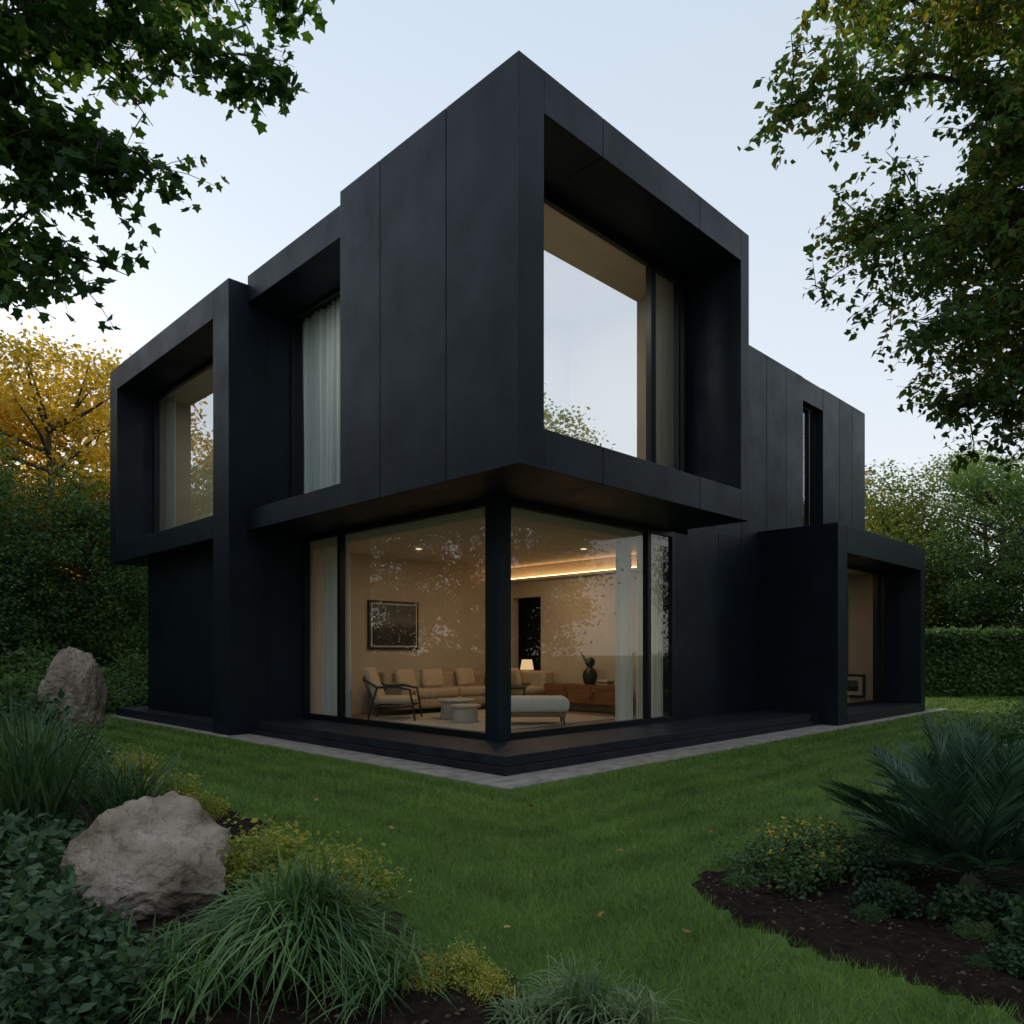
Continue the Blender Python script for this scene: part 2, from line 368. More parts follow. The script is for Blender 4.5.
def branchy(name, seed, trunk, tr_r, limbs, leaf, tmpl, lsize, nsub, ntw, nlf, sublen, droop=0.35):
    R = np.random.default_rng(seed)
    tl = [(np.array(trunk, float), tr_r)]
    LP = []
    for limb, r0, t0 in limbs:
        P = np.array(limb, float)
        s = np.linspace(0, len(P)-1, 14)
        Q = np.stack([np.interp(s, np.arange(len(P)), P[:, i]) for i in range(3)], 1)
        for _ in range(2): Q[1:-1] = (Q[:-2]+2*Q[1:-1]+Q[2:])/4
        Q[1:-1] += R.normal(0, 0.03, (12, 3))
        tl.append((Q, np.linspace(r0, 0.008, 14)))
        D = np.gradient(Q, axis=0)
        for t in np.linspace(t0, 1, nsub):
            x = t*13; i = min(int(x), 12); b = Q[i]+(Q[i+1]-Q[i])*(x-i)
            d = D[i]/np.linalg.norm(D[i])
            w = R.normal(size=3); w[2] *= 0.5; w /= np.linalg.norm(w)
            dd = d*0.7+w; dd /= np.linalg.norm(dd)
            Ls = sublen*R.uniform(0.45, 1.1)*(1-0.3*t)
            q = [b]
            for j in range(4):
                dd = dd+np.array([0, 0, -droop*0.35])+R.normal(0, 0.1, 3); dd /= np.linalg.norm(dd)
                q.append(q[-1]+dd*Ls/4)
            q = np.array(q); tl.append((q, np.linspace(0.011, 0.003, 5)))
            for kx in range(ntw):
                u = R.uniform(0.15, 1)*4; i2 = min(int(u), 3); bb = q[i2]+(q[i2+1]-q[i2])*(u-i2)
                w2 = R.normal(size=3); w2[2] = w2[2]*0.5-droop; w2 /= np.linalg.norm(w2)
                Lt = sublen*0.38*R.uniform(0.5, 1.2)
                e = bb+w2*Lt
                tl.append((np.array([bb, (bb+e)/2+np.array([0, 0, .02]), e]), [0.004, 0.003, 0.0015]))
                ts = R.uniform(0.1, 1.05, nlf)[:, None]
                LP.append(bb+(e-bb)*ts+R.normal(0, 0.035, (nlf, 3)))
    TV, TF = tubes(tl, 4)
    P = np.concatenate(LP)
    LV, LF = rand_leaves(tmpl, P, R.uniform(0.6, 1.25, len(P))*lsize, droop=-0.45, R=R)
    me = np_mesh(name, np.concatenate([TV, LV]), [(TF, 0), (LF+len(TV), 1)], [M['bark'], leaf])
    return obj(name, me)

branchy('maple_tree', 11, [(-5.9, 4.3, 0), (-5.8, 4.35, 1.5), (-5.6, 4.4, 3.2), (-5.4, 4.5, 5.5), (-5.2, 4.6, 8)], [.26, .2, .17, .12, .04],
 [([(-5.6, 4.4, 3.0), (-4.5, 4.8, 3.9), (-3.8, 5.0, 4.35), (-3.15, 5.1, 4.2)], .06, .35),
  ([(-5.6, 4.4, 3.3), (-4.5, 4.9, 4.5), (-3.4, 5.0, 5.0), (-2.55, 5.0, 4.85)], .07, .3),
  ([(-5.5, 4.4, 3.8), (-4.2, 4.9, 5.2), (-3.0, 5.1, 5.75), (-1.85, 5.1, 5.55)], .08, .3),
  ([(-5.5, 4.4, 4.2), (-4.0, 4.8, 5.9), (-2.8, 5.0, 6.3), (-1.65, 5.0, 6.2)], .08, .3),
  ([(-5.5, 4.4, 3.6), (-4.6, 4.5, 5.0), (-3.8, 4.8, 5.4), (-2.9, 4.7, 5.5)], .06, .3),
  ([(-5.5, 4.4, 4.6), (-4.2, 5.2, 6.3), (-3.0, 5.6, 6.9), (-2.2, 5.8, 6.8)], .08, .3),
  ([(-5.4, 4.5, 4.5), (-6.5, 5.3, 6), (-7.5, 6.0, 6.7)], .08, .3),
  ([(-5.4, 4.5, 4.8), (-6.8, 3.5, 6), (-8, 2.8, 6.5)], .08, .3),
  ([(-5.3, 4.5, 6), (-4.6, 5.2, 7.5), (-4.0, 5.5, 8.5)], .07, .2)],
 M['leaf_maple'], MAPLE, 0.088, 25, 6, 11, 0.85)

branchy('linden_tree', 12, [(8.0, 8.2, 0), (7.9, 8.2, 2), (7.7, 8.1, 4), (7.5, 8.0, 6), (7.2, 8.0, 8.5), (7.0, 8, 11)], [.3, .24, .21, .17, .11, .04],
 [([(7.6, 8.0, 5.2), (6.2, 7.8, 6.6), (5.0, 7.6, 7.1), (3.9, 7.5, 7.35), (2.75, 7.4, 6.9)], .09, .3),
  ([(7.5, 8.0, 6.0), (6.0, 7.6, 7.6), (4.6, 7.5, 8.2), (3.2, 7.3, 8.1)], .09, .3),
  ([(7.6, 8.0, 4.8), (6.3, 7.7, 5.6), (5.0, 7.5, 6.0), (3.7, 7.4, 5.5)], .08, .3),
  ([(7.7, 8.0, 4.2), (6.3, 7.4, 4.9), (5.2, 7.2, 5.1), (4.1, 7.2, 4.65)], .08, .25),
  ([(7.7, 8.1, 3.8), (6.4, 7.9, 4.5), (5.5, 7.7, 4.7), (4.6, 7.6, 4.1)], .07, .3),
  ([(7.6, 8.0, 5.5), (6.1, 8.4, 6.2), (5.0, 8.6, 6.7), (4.2, 8.8, 6.5)], .08, .3),
  ([(7.5, 8.0, 6.5), (6.3, 8.4, 7.6), (5.0, 8.4, 8.5), (4.0, 8.4, 9.0)], .08, .3),
  ([(7.6, 8.0, 4.5), (6.6, 7.2, 5.6), (5.6, 7.0, 6.3), (4.6, 6.8, 6.3)], .07, .2),
  ([(7.5, 8.0, 5.8), (6.5, 7.0, 7.0), (5.3, 6.8, 7.6), (4.2, 6.7, 7.6)], .07, .2),
  ([(7.6, 8.0, 4.6), (6.9, 8.5, 5.2), (6.0, 8.8, 5.6), (5.3, 8.9, 5.1)], .07, .2),
  ([(7.6, 8.0, 4.9), (6.6, 8.2, 5.8), (5.6, 8.3, 6.3), (4.8, 8.4, 5.9)], .07, .2),
  ([(7.6, 8.0, 4.0), (6.6, 7.2, 4.6), (5.8, 6.8, 5.2), (5.0, 6.6, 5.3)], .07, .2),
  ([(7.6, 8.0, 4.2), (6.8, 7.6, 5.3), (6.0, 7.6, 5.9), (5.2, 7.7, 6.4)], .07, .2),
  ([(7.6, 8.0, 5.6), (6.8, 7.8, 6.4), (6.0, 7.7, 7.0), (5.0, 7.6, 7.0)], .07, .15),
  ([(7.6, 8.0, 3.7), (6.8, 7.8, 4.2), (6.2, 7.7, 4.3), (5.5, 7.6, 3.8)], .06, .2),
  ([(7.4, 8, 7), (6.0, 7.6, 8.5), (4.6, 7.6, 9.3)], .08, .2),
  ([(7.6, 8, 5), (9, 8.5, 6.5), (10.3, 9, 7.0)], .08, .2), ([(7.4, 8, 6), (8.4, 6.5, 7.5), (9, 5.5, 8)], .08, .2),
  ([(7.1, 8, 8.5), (6, 8, 10), (5.5, 8, 10.8)], .06, .2)],
 M['leaf_right'], KITE, 0.10, 30, 7, 14, 1.1, droop=0.3)

# ------------------------------------------------------------------ house
H = hempty('modern_house', 0, 0)
c = M['clad']; fr = M['frame']
B = lambda n, *a, m=c, bev=0.006: box(H, n, *a, m, bev)
for i, (a, b) in enumerate([(0, 1.298), (1.310, 2.743), (2.755, 3.785)]):
    B(f'wall_panel_{i}', 0, .43, a, b, 3.68, 8.45)
B('wall_backing', .03, .40, .03, 3.75, 3.72, 8.40)
for i, (a, b) in enumerate([(.43, 1.556), (1.566, 3.935), (3.945, 5.21)]):
    B(f'roof_fascia_{i}', a, b, 0, .6, 7.935, 8.45)
    B(f'floor_fascia_{i}', a, b, 0, .6, 3.68, 4.17)
B('roof_slab', .43, 5.21, .6, 3.785, 7.935, 8.44)
B('floor_slab', .43, 5.21, .6, 3.785, 3.685, 4.17)
B('fascia_backing', .5, 5.1, .03, .58, 8.0, 8.40); B('fascia_backing_low', .5, 5.1, .03, .58, 3.72, 4.1)
B('side_wall', 5.21, 5.48, 0, 3.785, 3.68, 8.45)
def frame_v(pref, u0, u1, v, z0, z1, mull, w=.07, d=.09, glass=None):
    B(pref+'_frame_bottom', u0, u1, v-d/2, v+d/2, z0, z0+w, m=fr, bev=.003); B(pref+'_frame_top', u0, u1, v-d/2, v+d/2, z1-w, z1, m=fr, bev=.003)
    B(pref+'_frame_a', u0, u0+w, v-d/2, v+d/2, z0+w, z1-w, m=fr, bev=.003); B(pref+'_frame_b', u1-w, u1, v-d/2, v+d/2, z0+w, z1-w, m=fr, bev=.003)
    for i, (x, mw) in enumerate(mull):
        B(f'{pref}_mullion_{i}', x-mw/2, x+mw/2, v-d/2-.01, v+d/2+.01, z0+w, z1-w, m=fr, bev=.003)
    quad(H, pref+'_glass', [(u0+.02, v, z0+.02), (u1-.02, v, z0+.02), (u1-.02, v, z1-.02), (u0+.02, v, z1-.02)], glass)
def frame_u(pref, v0, v1, u, z0, z1, mull, w=.07, d=.09, glass=None):
    B(pref+'_frame_bottom', u-d/2, u+d/2, v0, v1, z0, z0+w, m=fr, bev=.003); B(pref+'_frame_top', u-d/2, u+d/2, v0, v1, z1-w, z1, m=fr, bev=.003)
    B(pref+'_frame_a', u-d/2, u+d/2, v0, v0+w, z0+w, z1-w, m=fr, bev=.003); B(pref+'_frame_b', u-d/2, u+d/2, v1-w, v1, z0+w, z1-w, m=fr, bev=.003)
    for i, (x, mw) in enumerate(mull):
        B(f'{pref}_mullion_{i}', u-d/2-.01, u+d/2+.01, x-mw/2, x+mw/2, z0+w, z1-w, m=fr, bev=.003)
    quad(H, pref+'_glass', [(u, v0+.02, z0+.02), (u, v1-.02, z0+.02), (u, v1-.02, z1-.02), (u, v0+.02, z1-.02)], glass)
frame_v('upper_window', .432, 5.208, 1.04, 4.172, 7.933, [(4.15, .13), (4.93, .06)], w=.12, glass=M['glass_up'])
B('bay_roof', .02, 5.48, 3.79, 6.868, 7.78, 8.27); B('bay_floor', .004, 5.48, 3.79, 6.868, 3.684, 4.05)
frame_u('bay_window', 3.79, 6.866, .90, 4.052, 7.778, [(4.6, .07)], w=.05, d=.07, glass=M['glass_mid'])
B('left_pier', -.33, .47, 6.87, 7.52, 0, 8.12)
B('party_wall', .47, 5.48, 6.87, 7.1, 0, 7.6); B('left_roof_strip', .47, 5.48, 6.87, 7.52, 7.602, 8.119)
B('left_roof', -.33, 5.48, 7.523, 13.23, 7.6, 8.12); B('left_floor', -.33, 5.48, 7.523, 13.23, 3.58, 4.0)
B('left_end_wall', -.33, 5.48, 12.74, 13.23, 4.003, 7.597)
frame_u('left_window', 7.3, 12.738, .52, 4.002, 7.598, [], w=.08, glass=M['glass_left'])
B('left_ground_wall', .1, .35, 8.0, 12.0, .2, 3.578); B('left_ground_end', .35, 5.48, 11.75, 12.0, .2, 3.578)
quad(H, 'slit_glass', [(.2, 7.52, .2), (.2, 8.0, .2), (.2, 8.0, 3.57), (.2, 7.52, 3.57)], M['glass'])
seams = [5.49, 7.2, 8.35, 9.45, 10.4, 11.29]
for i, (a, b) in enumerate(zip(seams[:-1], seams[1:])):
    B(f'body_panel_{i}', a+.006, b-.006, 1.65, 1.9, 3.9, 8.02)
for i, (a, b) in enumerate([(12.43, 13.45), (13.45, 14.3), (14.3, 15.2)]):
    B(f'body_panel_r{i}', a+.006, b-.006, 1.65, 1.9, 3.9, 8.02)
B('slot_lintel', 11.292, 12.428, 1.655, 1.9, 7.47, 8.01); B('slot_sill', 11.292, 12.428, 1.655, 1.9, 3.9, 4.4)
B('body_backing_a', 5.5, 11.2, 1.69, 1.95, 3.95, 7.95); B('body_backing_b', 12.5, 15.1, 1.69, 1.95, 3.95, 7.95)
frame_v('slot_window', 11.292, 12.428, 1.86, 4.4, 7.47, [(12.0, .06)], w=.06, glass=M['glass_mid'])
for i, (a, b) in enumerate([(6.16, 7.3), (7.3, 8.2), (8.2, 9.4), (9.4, 11.2), (11.2, 13.2), (13.2, 15.2)]):
    if i in (3, 4): continue
    B(f'ground_panel_{i}', a+.006, b-.006, 1.60 if i < 3 else 1.65, 1.9, 0, 3.893)
B('ground_backing', 6.2, 9.3, 1.64, 1.95, .02, 3.85)
B('body_roof', 5.49, 15.1, 1.91, 13.1, 7.7, 8.0); B('body_end', 14.95, 15.2, 1.91, 12.9, 0, 7.69); B('body_back', 5.49, 14.94, 12.85, 13.09, 0, 7.69)
B('mid_floor', 6.5, 14.9, 2.0, 12.8, 3.6, 3.88)
B('porch_side', 9.06, 9.54, -.05, 1.65, 0, 4.1); B('porch_roof', 9.543, 14.2, -.05, 1.65, 3.53, 4.1)
B('porch_end', 14.203, 14.52, -.05, 1.65, 0, 4.1); B('porch_floor', 9.543, 14.2, -.05, 1.65, 0, .22, m=M['deck'])
frame_v('porch_window', 9.545, 14.198, .82, .222, 3.528, [(13.7, .25), (11.2, .06)], w=.08, glass=M['glass'])
B('corner_column', 1.05, 1.28, 1.44, 1.67, .25, 3.683)
frame_u('living_side_window', 1.68, 6.868, 1.16, .252, 3.68, [(5.59, .1)], w=.09, glass=M['glass'])
frame_v('living_front_window', 1.29, 5.6, 1.555, .252, 3.68, [(4.78, .1)], w=.09, glass=M['glass'])
B('front_jamb_wall', 5.603, 6.158, 1.53, 1.9, .25, 3.68)
for i, (zz0, zz1, off) in enumerate([(0.0, .12, 0), (.125, .25, .025)]):
    B(f'deck_front_{i}', .076+off, 9.055, .306+off, 1.6, zz0, zz1, m=M['deck'])
    B(f'deck_side_{i}', .076+off, 1.3, 1.603, 6.868, zz0, zz1, m=M['deck'])
for i in range(8):
    v = .306+.14*(i+1)
    B(f'deck_board_gap_{i}', v, 9.05, v, v+.006, .2505, .2515, m=M['black'], bev=0)
    B(f'deck_board_gap_b{i}', v-.23, v-.224, v+.01, 6.86, .2505, .2515, m=M['black'], bev=0)
B('deck_left', -.3, .5, 7.523, 12.9, 0, .2, m=M['deck'])
pl = M['plaster']
B('living_floor', 1.3, 6.2, 1.61, 6.7, .1, .27, m=M['floor'], bev=0)
B('living_ceiling', 1.22, 6.18, 1.62, 6.68, 3.45, 3.6, m=M['ceil'], bev=0)
B('living_back_wall', 1.25, 6.2, 6.7, 6.86, .1, 3.67, m=pl, bev=0)
B('living_side_wall_a', 6.2, 6.4, 1.91, 5.4, .1, 3.67, m=pl, bev=0); B('living_side_wall_b', 6.2, 6.4, 6.3, 6.86, .1, 3.67, m=pl, bev=0)
B('living_side_wall_c', 6.2, 6.4, 5.4, 6.3, 2.75, 3.67, m=pl, bev=0)
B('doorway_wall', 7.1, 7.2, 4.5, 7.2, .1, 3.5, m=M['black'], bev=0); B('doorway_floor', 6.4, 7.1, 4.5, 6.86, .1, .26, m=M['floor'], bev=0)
B('cove_ledge', 6.05, 6.199, 2.0, 6.69, 3.12, 3.17, m=M['ceil'], bev=0)
B('cove_light', 6.10, 6.16, 2.05, 6.65, 3.175, 3.195, m=M['warm'], bev=0)
for i, (u, v) in enumerate([(2.6, 3.0), (2.6, 5.2), (4.8, 3.0), (4.8, 5.2)]):
    B(f'downlight_{i}', u-.04, u+.04, v-.04, v+.04, 3.435, 3.449, m=M['down'], bev=0)
B('upper_room_back', .5, 5.2, 3.6, 3.72, 4.18, 7.93, m=pl, bev=0); B('upper_room_floor', .5, 5.2, 1.1, 3.6, 4.171, 4.2, m=M['floor'], bev=0)
B('upper_room_ceiling', .5, 5.2, 1.1, 3.6, 7.90, 7.932, m=M['ceil'], bev=0); B('upper_room_side', 5.1, 5.2, 1.1, 3.6, 4.2, 7.9, m=pl, bev=0)
B('upper_room_side_b', .432, .5, 1.1, 3.6, 4.2, 7.9, m=pl, bev=0)
B('bay_room_back', 5.3, 5.45, 3.8, 6.86, 4.06, 7.77, m=pl, bev=0)
B('left_room_back', 5.0, 5.2, 7.1, 12.7, 4.0, 7.59, m=pl, bev=0); B('left_room_side', .6, 5.0, 7.12, 7.2, 4.01, 7.59, m=pl, bev=0)
B('left_room_far', .6, 5.0, 12.65, 12.735, 4.01, 7.59, m=pl, bev=0); B('left_room_ceiling', .6, 5.0, 7.2, 12.65, 7.55, 7.597, m=M['ceil'], bev=0)
B('porch_room_back', 9.5, 14.2, 2.6, 2.75, .22, 3.5, m=pl, bev=0); B('porch_room_end', 14.0, 14.2, .9, 2.6, .22, 3.5, m=pl, bev=0)
B('porch_room_start', 9.42, 9.53, 1.66, 2.6, .22, 3.5, m=pl, bev=0)
B('porch_room_ceiling', 9.53, 14.0, .9, 2.6, 3.50, 3.527, m=M['ceil'], bev=0); B('porch_room_floor', 9.53, 14.0, .9, 2.6, .221, .25, m=M['floor'], bev=0)
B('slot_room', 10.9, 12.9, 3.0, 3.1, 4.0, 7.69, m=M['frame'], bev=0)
B('slit_room', 1.0, 1.1, 7.2, 9.0, .2, 3.5, m=pl, bev=0)

def curtain(parent, name, p0, p1, z0, z1, folds, amp=.05):
    n = folds*10+1; t = np.linspace(0, 1, n)
    p0 = np.array(p0); p1 = np.array(p1); d = (p1-p0)/np.linalg.norm(p1-p0); nn = np.array([-d[1], d[0]])
    ph = t*folds*2*math.pi + 1.1*np.sin(t*9)+.7*np.sin(t*23)
    rows = []
    for z in np.linspace(z0, z1, 8):
        a = amp*(1+.45*np.sin(t*31+z*.3))*(1.1-.25*(z-z0)/(z1-z0)); w = p0+np.outer(t, p1-p0)+np.outer(a*np.sin(ph+.2*np.sin(z+t*12)), nn)
        rows.append(np.column_stack([w, np.full(n, z)]))
    V = np.concatenate(rows); F = [(j*n+i, j*n+i+1, (j+1)*n+i+1, (j+1)*n+i) for j in range(7) for i in range(n-1)]
    me = np_mesh(name, V, [(np.array(F), 0)], [M['curtain']], True); return obj(name, me, parent=parent)
curtain(H, 'living_curtain_a', (1.36, 5.62), (1.36, 6.6), .28, 3.44, 8)
curtain(H, 'living_curtain_b', (4.25, 1.78), (4.62, 1.78), .28, 3.44, 4)
curtain(H, 'living_curtain_c', (4.85, 1.78), (5.6, 1.78), .28, 3.44, 7)
curtain(H, 'bay_curtain', (1.10, 3.85), (1.10, 6.84), 4.07, 7.77, 15, amp=.07)
curtain(H, 'upper_curtain', (4.3, 1.2), (5.05, 1.2), 4.21, 7.9, 6)
curtain(H, 'left_curtain', (.75, 12.1), (.75, 12.6), 4.02, 7.55, 5)

# ------------------------------------------------------------------ furniture
def tobj(parent, name, lst, m, n=8):
    V, F = tubes(lst, n); me = np_mesh(name, V, [(F, 0)], [m], True); return obj(name, me, parent=parent)
soft = lambda p, n, *a, m=M['sofa'], b=.07: box(p, n, *a, m, b, 4)
Z = .275
rg = hempty('area_rug', 3.3, 4.0, Z); box(rg, 'rug_sheet', -1.7, 1.7, -1.7, 1.6, 0, .018, M['rug'], .005)
sf = hempty('corner_sofa', 3.9, 5.95, Z)
soft(sf, 'base', -1.35, 1.35, -.45, .45, .12, .34); soft(sf, 'backrest', -1.35, 1.35, .28, .62, .15, .82)
soft(sf, 'seat_1', -1.15, -.03, -.48, .3, .32, .5, b=.06); soft(sf, 'seat_2', 0, 1.3, -.48, .3, .32, .5, b=.06)
soft(sf, 'arm', -1.5, -1.2, -.48, .6, .12, .62)
soft(sf, 'chaise_base', 1.0, 2.0, -1.2, .45, .12, .34); soft(sf, 'chaise_seat', 1.02, 1.75, -1.22, .3, .33, .5); soft(sf, 'chaise_back', 1.7, 2.05, -1.2, .6, .15, .82)
for i, (x, y, a) in enumerate([(-.9, .2, .2), (-.2, .22, -.1), (.7, .2, .15), (1.55, -.4, 1.4)]):
    o = soft(sf, f'cushion_{i}', -.26, .26, -.08, .08, -.2, .2, m=M['cushion'], b=.07); o.location = (x, y, .68); o.rotation_euler = (-.3, 0, a)
tobj(sf, 'feet', [([(x, y, 0), (x, y, .13)], [.02, .03]) for x, y in [(-1.3, -.4), (-1.3, .5), (.9, -.4), (1.1, -1.1), (1.95, -1.1), (1.9, .5)]], M['black'])
ac = hempty('lounge_armchair', 1.95, 5.05, Z, rot=.75)
soft(ac, 'seat_cushion', -.33, .33, -.36, .34, .30, .43, m=M['cushion'], b=.06)
o = soft(ac, 'back_cushion', -.31, .31, -.06, .06, -.3, .3, m=M['cushion'], b=.055); o.location = (0, .38, .66); o.rotation_euler = (-.35, 0, 0)
fl = []
for s in (-1, 1):
    x = .39*s
    fl.append(([(x, -.42, 0), (x, -.38, .3), (x, -.33, .56), (x, -.1, .61), (x, .25, .60), (x*.9, .5, .74)], [.018, .02, .022, .026, .022, .018]))
    fl.append(([(x, .42, 0), (x, .34, .3), (x, .25, .6)], [.016, .02, .02])); fl.append(([(x, -.38, .27), (x, .36, .25)], [.018, .018]))
fl += [([(-.39, -.36, .27), (.39, -.36, .27)], [.016, .016]), ([(-.39, .33, .25), (.39, .33, .25)], [.016, .016]), ([(-.35, .5, .74), (0, .56, .78), (.35, .5, .74)], [.018, .022, .018])]
fl += [([(x, .36, .3), (x, .54, .76)], [.008, .008]) for x in (-.25, -.12, 0, .12, .25)]
tobj(ac, 'wooden_frame', fl, M['black'])
def lathe(parent, name, prof, m, n=28, loc=(0, 0, 0)):
    V = [(r*math.cos(2*math.pi*j/n), r*math.sin(2*math.pi*j/n), z) for r, z in prof for j in range(n)]
    F = [(i*n+j, i*n+(j+1) % n, (i+1)*n+(j+1) % n, (i+1)*n+j) for i in range(len(prof)-1) for j in range(n)]
    me = np_mesh(name, V, [(np.array(F), 0)], [m], True); return obj(name, me, loc, parent=parent)
for k, (u, v, h, r) in enumerate([(2.75, 4.3, .36, .34), (2.45, 3.7, .30, .27)]):
    ct = hempty('coffee_table', u, v, Z+.018)
    lathe(ct, 'top', [(0.001, h), (r-.02, h), (r, h-.01), (r, h-.04), (r-.02, h-.05), (.001, h-.05)], M['marble'])
    lathe(ct, 'drum_base', [(r*.8, 0), (r*.82, .02), (r*.8, h-.05)], M['marble'])
ot = hempty('upholstered_ottoman', 3.05, 2.62, Z+.018, rot=-.75)
soft(ot, 'seat', -.56, .56, -.34, .34, .2, .46, m=M['pale'], b=.1); box(ot, 'plinth', -.5, .5, -.28, .28, .13, .2, M['walnut'], .01)
tobj(ot, 'feet', [([(x, y, 0), (x*.95, y*.95, .15)], [.014, .022]) for x in (-.48, .48) for y in (-.26, .26)], M['black'])
sb = hempty('walnut_sideboard', 5.85, 3.85, Z)
box(sb, 'carcass', -.22, .22, -1.05, 1.05, .16, .56, M['walnut'], .01)
for i in range(3): box(sb, f'door_{i}', -.235, -.221, -1.03+.69*i, -.36+.69*i, .18, .54, M['walnut'], .004)
for i in range(3): box(sb, f'handle_{i}', -.25, -.236, -.44+.69*i, -.42+.69*i, .3, .42, M['black'], .002)
tobj(sb, 'legs', [([(x, y, 0), (x*.9, y*.97, .17)], [.014, .022]) for x in (-.18, .18) for y in (-.95, .95)], M['black'])
sc = hempty('black_sculpture', 5.85, 3.7, Z+.562)
lathe(sc, 'vessel', [(.001, 0), (.1, 0), (.13, .05), (.16, .16), (.14, .26), (.07, .33), (.05, .36), (.09, .40), (.11, .46), (.08, .53), (.001, .56)], M['black'])
tobj(sc, 'beak', [([(0, .05, .47), (0, .14, .52), (0, .24, .66)], [.035, .028, .012])], M['black'])
bk = hempty('book_stack', 5.85, 3.3, Z+.562)
for i in range(3): box(bk, f'book_{i}', -.11, .1, -.14+.01*i, .14-.012*i, .033*i, .033*i+.03, [M['marble'], M['walnut'], M['pale']][i], .003)
tl_ = hempty('table_lamp', 5.7, 5.35, Z+.4)
lathe(tl_, 'side_table', [(.001, .16), (.22, .16), (.22, .13), (.02, .12), (.02, -.38), (.15, -.40)], M['walnut'])
lathe(tl_, 'base', [(.001, .16), (.08, .16), (.085, .19), (.05, .26), (.02, .36), (.012, .46)], M['marble']); lathe(tl_, 'shade', [(.15, .44), (.11, .66)], M['shade'])
pc = hempty('framed_picture', 3.09, 6.66, 2.05)
box(pc, 'frame', -.63, .63, -.02, .03, -.5, .5, M['black'], .006); box(pc, 'mount', -.58, .58, -.026, -.021, -.45, .45, M['mat_w'], 0); box(pc, 'painting', -.55, .55, -.031, -.027, -.42, .42, M['art'], 0)
pc2 = hempty('framed_picture', 13.96, 1.5, .62)
box(pc2, 'frame', -.02, .02, -.3, .3, -.3, .3, M['black'], .006); box(pc2, 'mount', -.026, -.021, -.24, .24, -.24, .24, M['mat_w'], 0); box(pc2, 'painting', -.031, -.027, -.14, .14, -.14, .14, M['art'], 0)
dc = hempty('desk_chair', 5.0, 5.0, Z+.02, rot=.6)
soft(dc, 'seat', -.24, .24, -.24, .24, .44, .5, m=M['black'], b=.025); o = soft(dc, 'back', -.24, .24, -.02, .02, -.22, .22, m=M['black'], b=.02); o.location = (0, .27, .84); o.rotation_euler = (-.15, 0, 0)
tobj(dc, 'legs', [([(x*1.15, y*1.15, 0), (x, y, .45)], [.012, .014]) for x in (-.2, .2) for y in (-.2, .2)]+[([(x, .22, .45), (x, .27, .75)], [.012, .012]) for x in (-.2, .2)], M['black'])
bd = hempty('bed', 1.9, 10.3, 4.0)
soft(bd, 'mattress', -1, 1, -1, 1, .3, .6, m=M['pale'], b=.1); box(bd, 'bed_frame', -1.05, 1.05, -1.05, 1.05, .05, .32, M['walnut'], .02); soft(bd, 'pillow', -.9, -.5, -.8, -.1, .6, .76, m=M['pale'], b=.08)

def area(name, u, v, z, size, W, col=(1, .72, .45)):
    l = bpy.data.lights.new(name, 'AREA'); l.energy = W; l.size = size; l.color = col; l.shape = 'DISK'
    return obj(name, l, (u, v, z), parent=H)
for i, (u, v) in enumerate([(2.9, 4.1), (4.8, 4.1)]): area(f'ceiling_lamp_{i}', u, v, 3.43, .2, 16, (1, .70, .42))
area('upper_room_fill', 2.5, 2.4, 7.85, .3, 120, (1, .95, .80)); area('left_lamp', 2.2, 10, 7.5, .3, 50, (1, .95, .80))  # upper room: unseen fill added so its beige walls show through the glazing
area('bay_curtain_fill', 2.6, 5.3, 7.7, .3, 50, (1, .97, .93))  # added fill behind the translucent bay curtain to brighten it, no known fixture
area('porch_lamp', 11.8, 1.7, 3.48, .2, 9)

# ------------------------------------------------------------------ ground, paving, beds
me = np_mesh('ground', [(-300, -300, 0), (300, -300, 0), (300, 400, 0), (-300, 400, 0)], [(np.array([[0, 1, 2, 3]]), 0)], [M['ground']]); obj('ground', me)
pv = hempty('paved_border', 0, 0)
n = 0
v = -.30
while v < 13.3:
    w = 1.2; box(pv, f'slab_{n}', -.47, .07, v, min(v+w, 13.4)-.012, -.05, .022, M['pave'], .006); v += w; n += 1
u = .082
while u < 15.6:
    w = 1.2; box(pv, f'slab_{n}', u, u+w-.012, -.30, (.3 if u < 8.8 else -.06), -.05, .022, M['pave'], .006); u += w; n += 1

def inpoly(x, y, poly):
    r = np.zeros(len(x), bool); n = len(poly)
    for i in range(n):
        x1, y1 = poly[i]; x2, y2 = poly[(i+1) % n]
        c = ((y1 > y) != (y2 > y)) & (x < (x2-x1)*(y-y1)/(y2-y1+1e-12)+x1); r ^= c
    return r
LB = [(.70, 1.0), (.62, 2.9), (.35, 3.20), (-.1, 3.30), (-.38, 3.5), (-.5, 3.95), (-.85, 4.6), (-1.35, 5.3), (-2.1, 6.4), (-3.1, 7.6), (-4.7, 9.3), (-6.4, 11.2), (-8.0, 13.0), (-9.6, 14.2), (-11, 14.6), (-22, 16), (-22, 1)]
RB = [(1.12, 4.7), (1.25, 4.2), (1.6, 3.65), (2.05, 3.15), (2.6, 2.3), (3, 1), (14, 1), (14, 14), (9.6, 13.6), (7.6, 11), (5.6, 8.7), (3.6, 6.6), (2.5, 5.9), (1.8, 5.4), (1.3, 5.05)]
